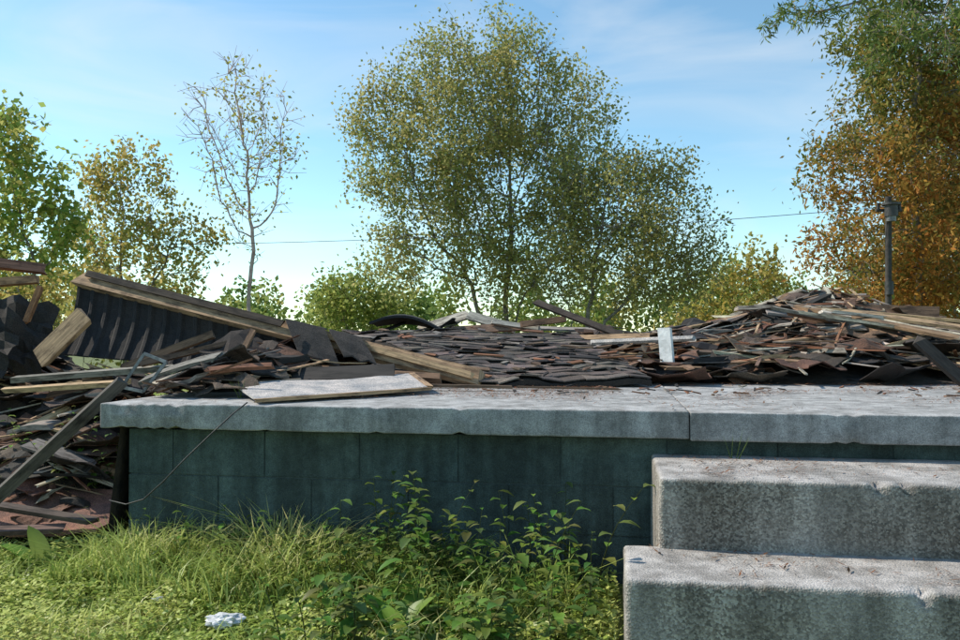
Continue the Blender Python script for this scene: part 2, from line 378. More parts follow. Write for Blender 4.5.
for i in range(30):
    rand_piece(mb, h_right, random.uniform(0.9, 3.4), random.uniform(4.7, 5.5), random.uniform(-.5, .5), random.uniform(.2, .5), 'sh')
mb.obj("lumber_debris_pile", [M_wood, M_sh, M_dark])

# ---- left pile
mb = MB(); V, F = mound(h_left, -5.0, 0.3, 3.45, 9.2, 0.08); mb.add(V, F, CHAR, 2)
for i in range(820):
    x = random.uniform(-3.9, -0.8); y = random.uniform(3.7, 6.0)
    u, v = inv(x, y)
    if h_left(x, y) < 0.08 or (-1.1 < x and y < 4.4) or (u > -.42 and v < .1): continue
    kind = random.choices(['plank', 'lath', 'sh'], [0.3, 0.45, 0.33])[0]
    L = {'plank': random.uniform(0.12, 0.5), 'lath': random.uniform(0.12, 0.55), 'sh': random.uniform(0.12, 0.42)}[kind]
    if u < .25 and v < .4: L *= .5
    rand_piece(mb, h_left, x, y, random.uniform(-0.6, 1.2), L, kind, random.uniform(0, 0.05), .08 if kind != 'sh' else .04)
for i in range(80):
    x = random.uniform(-2.6, 0.4); y = random.uniform(6.3, 7.8)
    rand_piece(mb, h_left, x, y, random.uniform(-0.5, .5), random.uniform(.2, .8), random.choice(['plank', 'sh', 'lath']), 0.03)
mb.plank((-2.38, 4.5, 0.82), (-2.16, 4.55, 1.06), 0.12, 0.03, (-.3, -1, .2), (0.46, 0.29, 0.16))
mb.plank((-3.1, 4.9, 1.24), (-2.72, 5.1, 1.29), 0.05, 0.03, (0, -1, .3), (0.45, 0.24, 0.12))
mb.plank((-3.1, 4.8, 1.40), (-2.72, 5.2, 1.36), 0.06, 0.04, (0, -1, .3), (0.26, 0.12, 0.08))
mb.plank((-2.62, 4.8, 1.02), (-2.56, 4.85, 1.24), 0.03, 0.03, (0, -1, .3), (0.4, 0.18, 0.08))
for (p, q, wd) in (((-2.95, 4.9, 1.06), (-2.5, 4.9, 1.0), .3), ((-2.75, 4.6, 1.02), (-2.45, 4.7, .84), .26), ((-3.0, 4.5, .92), (-2.5, 4.45, .86), .22)):   # torn felt sheets
    p = Vector(p); q = Vector(q); g = []
    for i in range(7):
        row = []
        for j in range(9):
            c = p.lerp(q, j/8)+Vector((0, -.12, -wd))*(i/6-.4)+Vector((0, -.03, .03))*noise.noise(Vector((i*.5, j*.4, p.x)))*2
            c += Vector((random.uniform(-.015, .015), 0, random.uniform(-.02, .02)))*(1 if i in (0, 6) or j in (0, 8) else 0); row.append(c)
        g.append(row)
    mb.sheet(g, .006, CHAR, 1)
mb.plank((-2.40, 4.2, 0.67), (-1.74, 4.1, 0.715), 0.035, 0.025, (0, -.3, 1), (.55, .37, .2))
mb.plank((-2.4, 4.3, 0.72), (-1.6, 4.35, 0.78), 0.03, 0.03, (0, -.3, 1), jc(GREY))
mb.plank((-1.60, 3.72, 0.74), (-2.06, 3.45, 0.22), 0.05, 0.03, (1, -.6, .3), (.09, .075, .06))
mb.plank((-1.9, 4.4, 0.77), (-1.45, 4.5, 0.95), 0.04, 0.03, (0, -1, .3), BRN)
mb.plank((-1.75, 4.3, 0.80), (-1.35, 4.7, .92), 0.03, 0.02, (0, -1, .3), BRN)
mb.plank((-1.3, 4.3, 0.72), (-1.25, 4.6, .98), 0.03, 0.02, (0, -1, .3), jc(BRN))
mb.obj("collapsed_wall_debris", [M_wood, M_sh, M_dark])

# ---- fallen brown panel and boards on the ground, left
mb = MB(); g = []
for i in range(7):
    row = []
    for j in range(13):
        k = j/12; l = i/6
        p = Vector((-2.65+1.05*k+0.05*l, 3.42+0.10*k+0.45*l, 0.15-0.03*k+0.13*l*(1-0.4*k)))
        p.z += 0.02*noise.noise(p*5)
        if i in (0, 6) or j in (0, 12): p += Vector((random.uniform(-.02, .02), random.uniform(-.03, .03), 0))
        row.append(p)
    g.append(row)
mb.sheet(g, 0.015, (0.24, 0.13, 0.10), 1)
mb.plank((-2.7, 3.36, .13), (-1.75, 3.5, .14), .05, .02, (0, -.3, 1), (.17, .10, .08)); mb.plank((-2.3, 3.6, .25), (-1.62, 3.5, .17), .04, .02, (0, -.3, 1), (.1, .07, .055))
mb.obj("fallen_siding_panel", [M_wood, M_sh])

# ---- tilted roof section : beam + ribbed dark panel
roof = empty("collapsed_roof_section")
mb = MB()
A = Vector((-2.50, 5.2, 1.30)); B = Vector((0.0, 4.45, 0.715)); d = (B-A)
mb.plank(A, B, 0.105, 0.038, (0.15, -0.75, 0.6), (0.42, 0.265, 0.15), 0, 0.03, seg=8)
mb.plank(A+Vector((0.05, -.03, .035)), A+d*0.55+Vector((0, -.03, .035)), 0.04, 0.02, (0, -1, .3), (0.08, 0.055, 0.04))
mb.plank(A+d*.62+Vector((0, -.035, 0.03)), B+Vector((-.05, -.03, .02)), 0.035, 0.02, (0, -1, .3), (0.55, 0.35, 0.19))
mb.obj("rafter_beam", [M_wood], roof)
mb = MB()
Bl = Vector((-2.50, 4.95, 0.84)); Br = Vector((-0.92, 4.72, 0.70)); TR = A+d*0.64
nC, nR = 96, 7; g = []
for i in range(nR):
    row = []
    for j in range(nC):
        k = j/(nC-1); l = i/(nR-1)
        top = A.lerp(TR, k)+Vector((0, -.01, -.03)); bot = Bl.lerp(Br, k)
        p = top.lerp(bot, l); c = (j % 6)
        p += Vector((-.1, -.9, 0.1))*(0.020 if c in (0, 1) else 0); p.z += 0.015*noise.noise(p*3)
        p.y += 0.05*math.sin(l*3.1)
        row.append(p)
    g.append(row)
mb.sheet(g, 0.008, (0.024, 0.022, 0.023), 1)
for k0, k1, hh in ((0.55, .645, .24), (.655, .73, .17)):
    g = []
    for i in range(7):
        row = []
        for j in range(5):
            c = A+d*(k0+(k1-k0)*j/4)
            if i == 0: q = c+Vector((0, 0.12, 0.065))
            else: q = c+Vector((0.02*i, -0.045-0.02*i, 0.066-hh/6*(i-1)))
            row.append(q+Vector((0, 0.01*noise.noise(c*9+Vector((0, 0, i*.5))), random.uniform(-.012, .012) if i == 6 else 0)))
        g.append(row)
    mb.sheet(g, 0.008, (0.045, 0.042, 0.043), 1)
mb.obj("ribbed_panel", [M_wood, M_sh], roof)
mb = MB(); g = []
for i in range(6):
    g.append([A.lerp(B, j/20)+Vector((0.05+.1*i*.3, 0.06+.18*i, .035-.02*i+.02*noise.noise(Vector((i, j*.7, 2))))) for j in range(0, 19)])
mb.sheet(g, .02, (.04, .037, .037), 1); mb.obj("roofing_sheet", [M_wood, M_sh], roof)

# ---- flattened shingle slope in the middle
mb = MB()
P00 = Vector((-.02, 4.42, 0.685)); P10 = Vector((0.92, 4.46, 0.69)); P11 = Vector((0.72, 6.2, 1.00)); P01 = Vector((-0.98, 5.9, 0.985))
def rs(a, b):
    p = P00.lerp(P10, a).lerp(P01.lerp(P11, a), b)
    p.z += 0.045*math.sin(b*3.0+a*2)*(0.6+0.4*noise.noise(Vector((a*3, b*3, 0))))+0.035*noise.noise(Vector((a*5, b*6, 4)))
    return p
g = [[rs(a/14, b/20)-Vector((0, 0, .010)) for a in range(15)] for b in range(21)]
mb.sheet(g, 0.03, CHAR, 1)
rows = 22
for r in range(rows):
    b0 = r/rows; off = (r % 2)*0.5; nt_ = 8+int(r*0.36)
    for t in range(-1, nt_):
        a0 = max(0, (t+off)/nt_); a1 = min(1, (t+off+0.97)/nt_)
        if a1-a0 < 0.02 or random.random() < 0.05: continue
        b1 = min(1, b0+1.25/rows); lift = random.uniform(0.001, 0.004) + (0.015 if random.random() < .07 else 0)
        jz = random.uniform(-.002, .002); db = random.uniform(-.003, .003)
        q = [rs(a0, b0+db), rs(a1, b0+db), rs(a1, b1), rs(a0, b1)]
        tp = [q[0]+Vector((0, 0, lift+.005)), q[1]+Vector((0, 0, lift+.005+jz)), q[2]+Vector((0, 0, .001)), q[3]+Vector((0, 0, .001))]
        bt = [v-Vector((0, 0, .007)) for v in tp]
        mb.add(tp+bt, [(0, 1, 2, 3), (0, 4, 5, 1), (1, 5, 6, 2), (3, 7, 4, 0)], jc(random.choice([(0.115, 0.092, 0.085), (0.085, 0.07, 0.065), (0.14, 0.118, 0.105)]), .25), 1)
for i in range(60):
    a = random.random(); b = random.random()**.8; p = rs(a, b)+Vector((0, 0, .015)); an = random.uniform(0, 3.1); l = random.uniform(.03, .22)
    mb.plank(p, p+Vector((math.cos(an)*l, math.sin(an)*l*.6, .01)), random.uniform(.008, .04), .008, (0, -.3, 1), jc(random.choice([BRN, CHAR, RUST, GREY]), .3), 0, .02, seg=1)
mb.obj("shingle_roof", [M_wood, M_sh])

# ---- plywood board on the porch edge
mb = MB()
LF = Vector((-0.90, 3.36, .690)); RF = Vector((-.25, 3.95, .70)); RB = Vector((-.37, 4.35, .744)); LB = Vector((-1.135, 3.85, .722))
g = []
for i in range(5):
    g.append([LF.lerp(RF, j/8).lerp(LB.lerp(RB, j/8), i/4)+Vector((0, 0, .006*math.sin(j))) for j in range(9)])
mb.sheet(g, 0.010, (0.45, 0.45, 0.46), 1)
mb.plank(LF+Vector((0, -.012, -.004)), RF+Vector((0.01, -.012, -.004)), .02, .014, (0, 0, 1), (.45, .28, .15))
mb.plank(RF+Vector((.012, 0, .002)), RB+Vector((.012, 0, .002)), .03, .014, (0, 0, 1), (.40, .25, .14))
mb.obj("painted_plywood_board", [M_wood, M_sh])
mb = MB()
mb.plank((-1.35, 4.4, .72), (-.45, 4.3, .76), .12, .02, (0, -.6, 1), CHAR)
mb.plank((-1.1, 4.6, .77), (-.2, 4.4, .72), .05, .03, (0, -.6, 1), jc(BRN)); mb.plank((-1.5, 4.05, .70), (-.9, 4.2, .72), .06, .02, (0, 0, 1), jc(GREY))
mb.plank((-.5, 4.2, .70), (.15, 4.15, .69), .03, .015, (0, 0, 1), jc(BRN)); mb.plank((.2, 4.25, .685), (.7, 4.15, .68), .02, .01, (0, 0, 1), jc(BRN))
for i in range(90):
    u = random.uniform(0.1, 4.5); v = random.uniform(.75, 1.5)
    p = S(u, v, ZS+.008); an = random.uniform(0, 3.1); l = random.uniform(.015, .07)
    mb.plank(p, p+Vector((math.cos(an)*l, math.sin(an)*l, random.uniform(0, .01))), random.uniform(.006, .02), .006, (0, 0, 1), jc(random.choice([BRN, CHAR, RUST, GREY]), .3), 0, .01, seg=1)
mb.obj("scattered_boards", [M_wood, M_sh])

# ---- identifiable things across the middle / back
mb = MB(); g = []
for i in range(6):
    row = []
    for j in range(10):
        k = j/9; row.append(Vector((-0.88+0.62*k, 6.6+0.10*i, 1.0+0.12*math.sin(math.pi*min(1, k*0.9+.1))*(1-(i/5-.3)**2)-0.03*k+.02*(1-k))))
    g.append(row)
mb.sheet(g, 0.02, (0.03, 0.03, 0.034), 1); mb.obj("curled_roofing_felt", [M_wood, M_sh])
mb = MB()
mb.plank((-.5, 7.1, 1.00), (-.1, 7.3, 1.13), .12, .02, (-.6, -1, .9), (.55, .48, .38)); mb.plank((-.1, 7.2, 1.12), (.3, 7.1, 1.0), .09, .02, (-.3, -1, .9), (.48, .42, .34))
mb.plank((-.3, 7.0, .98), (.5, 7.0, 1.03), .08, .02, (-.3, -1, .8), (.3, .18, .12)); mb.plank((0.1, 7.0, 1.06), (.5, 6.9, 1.0), .04, .03, (0, -1, .5), (.5, .45, .38))
mb.plank((.45, 6.8, 1.22), (1.1, 6.4, .94), .05, .03, (0, -1, .5), (.07, .05, .04)); mb.plank((.35, 6.9, 1.04), (.7, 6.8, 1.08), .05, .02, (0, -1, .3), BRN)
mb.plank((.75, 5.6, .90), (1.36, 5.3, .93), .035, .018, (-.2, -.7, 1), (.4, .4, .4), 1); mb.plank((.6, 6.3, .92), (1.25, 6.1, .94), .06, .02, (0, -.7, 1), TAN)
mb.plank((.9, 5.3, .76), (1.3, 5.2, .72), .04, .03, (0, -.7, 1), TAN)
mb.obj("broken_boards", [M_wood, M_sh])
mb = MB(); mb.plank((1.135, 5.0, .68), (1.12, 5.05, .99), .08, .03, (-.75, -1, .1), (.8, .8, .8), 0, .012); mb.obj("white_wooden_post", [M_white])
mb = MB(); mb.plank((2.66, 4.55, .68), (2.42, 4.6, .92), .06, .04, (0, -1, .2), (.05, .04, .033), 0, .02); mb.obj("charred_post", [M_wood])

tube("cable", [(-.93, 3.33, .68), (-.97, 3.27, .64), (-1.05, 3.24, .56), (-1.14, 3.22, .47), (-1.23, 3.24, .38), (-1.33, 3.30, .30), (-1.42, 3.35, .27), (-1.50, 3.38, .28)], .003, M_cable)
mb = MB()
for (a, b) in (((-1.72, 4.0, .70), (-1.62, 4.02, .86)), ((-1.62, 4.02, .86), (-1.50, 3.98, .82)), ((-1.50, 3.98, .82), (-1.6, 3.96, .68)), ((-1.6, 3.96, .68), (-1.72, 4.0, .70))):
    mb.plank(a, b, .014, .01, (0, -1, 0), (.3, .3, .3), 0, .002, seg=1)
mb.obj("bent_metal_frame", [M_metal])

# litter on slab/steps
n = 20000
C = np.zeros((n, 3)); k = 0
def patch(x, y): return noise.noise(Vector((x*1.6, y*2.2, 7)))+.4*noise.noise(Vector((x*6, y*6, 7)))
while k < n:
    rr = random.random()
    if rr < 0.93: u = random.uniform(0.0, 5.2); v = random.gauss(1.1, .42); z = ZS+.006
    elif rr < 0.97: u = random.uniform(2.27, 4.2); v = random.uniform(-.44, -.02); z = .508
    else: u = random.uniform(2.2, 4.2); v = random.uniform(-.79, -.49); z = .292
    if v < 0.02 and rr < .93: continue
    p = S(u, v, z)
    if patch(p.x, p.y) < random.uniform(-.2, .45): continue
    C[k] = p; k += 1
ang = R.uniform(0, 6.28, n); d = np.stack([np.cos(ang), np.sin(ang), R.uniform(-.05, .25, n)], 1)
L = R.uniform(.012, .05, n); W = np.where(R.random(n) < .85, .0024, R.uniform(.004, .010, n))
V, F = leaf_arrays(C, d, np.tile([0, 0, 1.], (n, 1)), L, W)
cc = np.array([(.30, .12, .055), (.22, .09, .045), (.26, .14, .08), (.05, .035, .025)])[R.integers(0, 4, n)]
arrays_obj("leaf_litter", V, F, np.repeat(cc, 4, 0), M_leaf)

# ------------------------------------------------------------------ trees
def colonize(att, stems, step, kill, infl, trop=(0, 0, 0.15), iters=140, maxn=5200, rng=R):
    P = []; par = []
    for st in stems:
        prev = -1 if st[0] is None else st[0]
        for p in st[1]:
            P.append(np.array(p, float)); par.append(prev); prev = len(P)-1
    att = att.copy(); trop = np.array(trop)
    arr = np.array(P); dm = np.linalg.norm(att[:, None]-arr[None], axis=2); near = dm.argmin(1); nd = dm.min(1)
    for it in range(iters):
        ok = nd < infl
        if not ok.any(): infl *= 1.4; continue
        ids = near[ok]; arr = np.array(P); dirs = nrm(att[ok]-arr[ids])
        un, invx = np.unique(ids, return_inverse=True); acc = np.zeros((len(un), 3)); np.add.at(acc, invx, dirs)
        acc = nrm(nrm(acc)+trop+rng.normal(0, .16, acc.shape)); new = arr[un]+acc*step
        s0 = len(P)
        for i, q in zip(un, new): P.append(q); par.append(int(i))
        dm = np.linalg.norm(att[:, None]-new[None], axis=2); m = dm.min(1); am = dm.argmin(1)
        b = m < nd; near[b] = am[b]+s0; nd[b] = m[b]
        keep = nd > kill; att = att[keep]; near = near[keep]; nd = nd[keep]
        if len(att) == 0 or len(P) > maxn: break
    return np.array(P), np.array(par)
def crown_pts(blobs, n, rng=R, shell=0.55):
    out = []
    vol = np.array([b[3]*b[4]*b[5] for b in blobs]); cnt = (n*vol/vol.sum()).astype(int)+5
    for b, c in zip(blobs, cnt):
        d = nrm(rng.normal(size=(c, 3))); r = rng.random(c)**shell
        out.append(np.array(b[:3])+d*r[:, None]*np.array(b[3:6]))
    return np.concatenate(out)
def tree(name, stems, blobs, natt=900, step=.28, kill=.4, infl=2.5, trop=(0, 0, .15), tipr=.008, ex=2.3, leaf=(.11, .07), per=10, spread=.5,
         pal=None, dens=0.0, twigs=2, twl=.5, maxn=4200, colf=None, droop=0.0, rmin=0.006, barkcol=M_bark):
    att = crown_pts(blobs, natt); P, par = colonize(att, stems, step, kill, infl, trop, maxn=maxn)
    n = len(P); kids = [[] for _ in range(n)]
    for i, p in enumerate(par):
        if p >= 0: kids[p].append(i)
    rad = np.zeros(n)
    for i in range(n-1, -1, -1):
        rad[i] = (sum(rad[k]**ex for k in kids[i]))**(1/ex) if kids[i] else tipr
    V = []; F = []; top = empty(name)
    def seg(a, b, r0, r1, sd):
        ax = nrm((b-a)[None])[0]; h = np.array([1, 0, 0]) if abs(ax[0]) < .8 else np.array([0, 1, 0]); e1 = nrm(np.cross(ax, h)[None])[0]; e2 = np.cross(ax, e1); base = len(V)
        for c, r in ((a-ax*r0*.3, r0), (b, r1)):
            for k in range(sd):
                t = 6.2832*k/sd; V.append(c+(e1*math.cos(t)+e2*math.sin(t))*r)
        for k in range(sd): F.append((base+k, base+(k+1) % sd, base+sd+(k+1) % sd, base+sd+k))
    for i in range(n):
        if par[i] >= 0:
            r1 = max(rad[i], rmin); r0 = min(max(rad[par[i]], rmin), r1*1.5); seg(P[par[i]], P[i], r0, r1, 8 if r1 > .05 else (5 if r1 > .02 else 3))
    thin = np.where(rad < tipr*3.2)[0]
    tw0 = []; tw1 = []
    for i in thin:
        if par[i] < 0: continue
        dr = nrm((P[i]-P[par[i]])[None])[0]
        for t in range(twigs):
            q = nrm((dr+R.normal(0, .65, 3)+np.array([0, 0, .15-droop]))[None])[0]*twl*R.uniform(.4, 1.1)
            tw0.append(P[i]); tw1.append(P[i]+q); seg(P[i], P[i]+q, rmin*.8, rmin*.4, 3)
    arrays_obj("branches", V, F, mat=barkcol, parent=top, smooth=True)
    tw0 = np.array(tw0); tw1 = np.array(tw1)
    cd = np.array([noise.noise(Vector(p)*0.8)+.6*noise.noise(Vector(p)*2.2) for p in tw0])
    w_ = np.clip((cd-dens)*2.4+.8, 0.08, 1.8); cnt = R.poisson(w_*per)
    idx = np.repeat(np.arange(len(tw0)), cnt); m = len(idx); t = R.random(m)[:, None]
    c = tw0[idx]*(1-t)+tw1[idx]*t+R.normal(0, spread*.35, (m, 3))
    d = nrm(R.normal(size=(m, 3))+np.array([0, 0, -.5])); nn = nrm(R.normal(size=(m, 3))+np.array([-.4, 0, .5]))
    L = leaf[0]*R.uniform(.6, 1.3, m); W = leaf[1]*R.uniform(.6, 1.3, m)
    Vl, Fl = leaf_arrays(c, d, nn, L, W)
    pal = np.array(pal); ci = np.clip((R.normal(0, .22, m)+.5+.5*cd[idx])*len(pal), 0, len(pal)-.01).astype(int)
    cl = pal[ci]*R.uniform(.75, 1.25, (m, 1))
    if colf is not None: cl = colf(c, cl)
    arrays_obj("foliage", Vl, Fl, np.repeat(cl, 4, 0), M_leaf, top)
    return top
def stem(p0, p1, k=5, wob=.08, start=None):
    p0 = np.array(p0, float); p1 = np.array(p1, float)
    return (start, [p0+(p1-p0)*i/k+(R.normal(0, wob, 3) if 0 < i else 0) for i in range(k+1)])
OLIVE = [(.17, .22, .055), (.23, .27, .07), (.30, .31, .09), (.36, .33, .10), (.40, .33, .10)]
GRN = [(.09, .15, .03), (.15, .22, .045), (.21, .28, .055), (.28, .32, .07)]
YEL = [(.20, .24, .05), (.32, .31, .06), (.42, .35, .08), (.47, .33, .08)]
ORG = [(.10, .13, .03), (.19, .18, .045), (.36, .22, .05), (.50, .26, .055), (.46, .18, .045)]

x0, y0 = .7, 25
tree("elm_tree", [stem((x0, y0, 0), (x0-.1, y0, 1.6)), stem((x0+.15, y0, 0), (x0+.6, y0+.2, 2.2)), stem((x0-.1, y0, 0), (x0-.9, y0, 2.4)), stem((x0, y0+.1, 0), (x0+.1, y0+.4, 3.0))],
     [(-.6, y0, 6.3, 3.0, 2.4, 3.6), (1.2, y0, 5.8, 2.8, 2.2, 3.4), (-2.6, y0, 6.7, 1.9, 1.6, 2.4), (.5, y0, 8.9, 2.3, 2.0, 1.9), (-2.3, y0, 3.6, 1.6, 1.6, 1.8), (2.6, y0, 7.0, 1.7, 1.7, 2.2), (2.0, y0, 3.4, 1.6, 1.6, 1.8), (-1.5, y0, 9.0, 1.4, 1.2, 1.2), (0, y0, 3.2, 1.6, 1.4, 1.4)],
     natt=1500, step=.26, kill=.36, infl=2.2, trop=(0, 0, .22), per=18, leaf=(.12, .085), pal=OLIVE, dens=-.06, twigs=2, twl=.7, maxn=4600, tipr=.0075, spread=.6)
x0, y0 = 2.9, 23
tree("elm_tree.001", [stem((x0, y0, 0), (x0-.3, y0, 1.5)), stem((x0+.1, y0, 0), (x0+.8, y0, 1.6)), stem((x0, y0, 0), (x0+.2, y0+.3, 2.0))],
     [(4.2, y0, 3.8, 2.4, 2.0, 2.3), (3.4, y0, 4.9, 1.7, 1.6, 1.6), (5.5, y0, 3.2, 1.4, 1.4, 1.7), (2.6, y0, 2.8, 1.3, 1.3, 1.3), (5.0, y0, 4.9, 1.2, 1.2, 1.2)],
     natt=900, step=.22, kill=.32, infl=2.0, trop=(0, 0, .12), per=16, leaf=(.11, .075), pal=OLIVE[1:], dens=-.04, twigs=2, twl=.6, maxn=3000, tipr=.0075, spread=.6)
x0, y0 = -10.3, 18.5
tree("sycamore_tree", [stem((x0, y0, 0), (x0+.1, y0, 2.0)), stem((x0, y0, 0), (x0+.4, y0, 2.3))],
     [(-10.6, y0, 4.4, 1.3, 1.3, 1.7), (-9.9, y0, 3.2, 1.1, 1.2, 1.4), (-11.2, y0, 2.4, 1.4, 1.4, 1.4)], natt=320, step=.25, kill=.35, per=15, leaf=(.16, .12), pal=[(.14, .23, .04), (.22, .31, .055), (.31, .36, .065), (.42, .38, .08)], maxn=1100, twl=.5, dens=-.02)
x0, y0 = -9.4, 22
tree("maple_tree", [stem((x0, y0, 0), (x0, y0, 2.0)), stem((x0, y0, 0), (x0+.6, y0, 2.0))],
     [(-9.3, y0, 4.0, 1.5, 1.4, 1.9), (-8.0, y0, 2.9, 1.2, 1.3, 1.5), (-10.4, y0, 2.6, 1.2, 1.2, 1.4), (-9.6, y0, 5.2, .8, .8, .8)], natt=420, step=.25, kill=.36, per=14, leaf=(.13, .10), pal=YEL, dens=.0, maxn=1500, twl=.55)
x0, y0 = -5.85, 21
tree("young_ash_tree", [stem((x0, y0, 0), (x0+.1, y0, 3.4), 10, .03)],
     [(-6.0, y0, 5.8, 1.2, 1.0, 2.1), (-5.4, y0, 5.5, .9, .8, 1.9), (-6.8, y0, 6.4, .9, .8, 1.1), (-5.8, y0, 3.6, .7, .6, 1.0)], natt=360, step=.22, kill=.3, infl=1.6, trop=(0, 0, .35), per=2.8, leaf=(.11, .07), pal=YEL[:3], dens=.05, maxn=1500, twl=.5, rmin=.010,
     barkcol=mat_simple("pale_bark", (.36, .25, .21), (.58, .45, .40), 5.0))
x0, y0 = -4.2, 27
tree("shrub", [stem((x0, y0, 0), (x0, y0, 1.0)), stem((x0, y0, 0), (x0+.6, y0, 1.0))], [(-4.4, y0, 1.7, 1.2, 1.2, 1.4), (-3.3, y0, 1.6, 1.1, 1.0, 1.3), (-3.9, y0, 2.6, .8, .8, .8)], natt=300, step=.25, kill=.34, per=15, leaf=(.15, .11), pal=GRN[1:]+[(.36, .38, .08)], maxn=1000)
x0, y0 = -8.6, 16
tree("shrub.001", [stem((x0, y0, 0), (x0, y0, .8)), stem((x0, y0, 0), (x0+1, y0, .8))], [(-8.9, y0, 1.3, 1.2, 1, 1.1), (-7.2, y0, 1.1, 1.0, 1.0, .95), (-6.0, y0, .9, .8, .8, .75)], natt=320, step=.22, kill=.3, per=14, leaf=(.12, .09), pal=YEL, maxn=1000)
x0, y0 = 9.5, 18
def cyp(c, cl):
    g = np.clip((c[:, 2]-4.6)/2.6-(c[:, 0]-9)*.14+.25*np.sin(c[:, 0]*3)+R.normal(0, .25, len(c)), 0, 1)[:, None]
    yl = np.array((.17, .20, .04)); return cl*(1-g)+yl*g*R.uniform(.5, 1.2, (len(c), 1))
tree("bald_cypress_tree", [stem((x0, y0, 0), (x0, y0, 8.0), 20, .04)],
     [(9.6, y0, 3.4, 2.1, 1.8, 1.9), (9.6, y0, 5.6, 2.1, 1.8, 1.9), (8.0, y0, 2.7, 1.2, 1.2, 1.0), (7.7, y0, 4.7, 1.0, 1.0, .8), (9.0, y0, 7.8, 1.6, 1.5, 1.7), (10.6, y0, 3.0, 1.5, 1.6, 2.0), (10.8, y0, 6.6, 1.6, 1.5, 2.2)],
     natt=1100, step=.24, kill=.34, infl=1.6, trop=(0, 0, -.05), per=28, leaf=(.14, .055), pal=ORG, dens=-.12, maxn=3300, twl=.45, colf=cyp)
x0, y0 = 13.8, 24
tree("bald_cypress_tree.001", [stem((x0, y0, 0), (x0, y0, 7.0), 16, .04)], [(13.6, y0, 3.5, 2.2, 2, 2.6), (13.6, y0, 6.6, 1.8, 2, 2.4), (11.6, y0, 2.2, 1.3, 1.4, 1.2)], natt=500, step=.28, kill=.38, per=22, leaf=(.2, .08), pal=ORG, dens=-.1, maxn=1500)
x0, y0 = 8.6, 28
tree("shrub.002", [stem((x0, y0, 0), (x0, y0, 1.4)), stem((x0, y0, 0), (x0+1, y0, 1.2))], [(8.8, y0, 1.9, 1.8, 1.4, 1.6), (10.6, y0, 1.6, 1.4, 1.4, 1.4), (9.2, y0, 3.2, .9, .9, .9), (7.0, y0, 1.2, 1.2, 1, 1.0)], natt=380, step=.27, kill=.36, per=14, leaf=(.17, .12), pal=YEL, maxn=1200)
x0, y0 = 4.9, 5.2
hang = [(random.uniform(1.75, 2.15), random.uniform(4.8, 5.2), random.uniform(2.84, 2.98), .13, .12, .07) for _ in range(7)] + \
       [(random.uniform(2.35, 3.3), random.uniform(4.7, 5.4), random.uniform(2.72, 2.98), .17, .16, .10) for _ in range(16)]
tree("overhanging_cypress_tree", [stem((x0, y0, 0), (x0, y0, 3.3), 14, .02), (14, [np.array((4.75-.27*i+.02*math.sin(i*2.1), 5.2-.02*i, 3.3-.016*i-.0022*i*i+.015*math.sin(i*1.7))) for i in range(11)])],
     hang+[(4.9, 5.2, 4.0, .7, .7, .5), (3.8, 5.2, 3.4, .5, .4, .2)],
     natt=420, step=.07, kill=.10, infl=.9, trop=(0, 0, -.10), per=11, leaf=(.055, .011), pal=[(.05, .09, .02), (.09, .14, .03), (.14, .19, .035), (.26, .2, .06)], dens=-.3, maxn=3200, twl=.14, spread=.04, tipr=.003, rmin=.0018, droop=.6)

# distant treeline
m = 36000; blobs = []
for i in range(70):
    x = -52+104*i/69+R.normal(0, .7); y = 56+R.normal(0, 5); hh = 1.6+1.6*abs(math.sin(i*1.7))+R.uniform(0, .8)
    if x > 10: hh *= 1.15
    blobs.append((x, y, hh*.7, R.uniform(1.2, 2.4), 1.6, hh*.75))
pc = crown_pts(blobs, m, shell=.45); k = len(pc); pc[:, 2] = np.abs(pc[:, 2])
d = R.normal(size=(k, 3)); V, F = leaf_arrays(pc, d, R.normal(size=(k, 3)), R.uniform(.25, .5, k), R.uniform(.18, .35, k))
cn = np.array([noise.noise(Vector((p[0]*.25, p[1]*.2, p[2]*.3))) for p in pc])
pl = np.array(GRN+YEL[:3]); cl = pl[np.clip(((cn+.5)*7+R.normal(0, .8, k)), 0, 6).astype(int)]*R.uniform(.7, 1.2, (k, 1))
arrays_obj("distant_treeline", V, F, np.repeat(cl, 4, 0), M_leaf)

# ------------------------------------------------------------------ utility pole and line
up_ = empty("utility_pole"); px, py = 7.65, 15.6
M_pole = mat_simple("pole_wood", (.03, .027, .024), (.07, .06, .055), 9.0)
tube("pole", [(px, py, 0), (px+.03, py, 3.55)], .06, M_pole, up_)
tube("lamp_housing", [(px-.02, py-.2, 3.15), (px-.02, py-.2, 3.36)], .12, M_dmetal, up_)
tube("lamp_globe", [(px-.02, py-.2, 3.06), (px-.02, py-.2, 3.15)], .09, M_metal, up_)
tube("lamp_cap", [(px-.02, py-.2, 3.36), (px-.02, py-.2, 3.40)], .17, M_dmetal, up_)
tube("bracket", [(px-.24, py-.07, 3.28), (px+.24, py-.07, 3.28)], .03, M_pole, up_)
for dx in (-.2, .2): tube("insulator", [(px+dx, py-.07, 3.28), (px+dx, py-.07, 3.42)], .03, M_dmetal, up_)
tube("meter_box", [(px-.02, py-.1, 1.7), (px-.02, py-.1, 1.95)], .08, M_dmetal, up_)
q = empty("utility_pole.001"); tube("pole.001", [(-22, 27, 0), (-22, 27, 4.6)], .09, M_pole, q)
pts = [(7.65+(-29.65)*t, 15.53+11.4*t, 3.35+.95*t-4*t*(1-t)*.55) for t in [i/30 for i in range(31)]]
tube("power_line", pts, .006, M_cable)

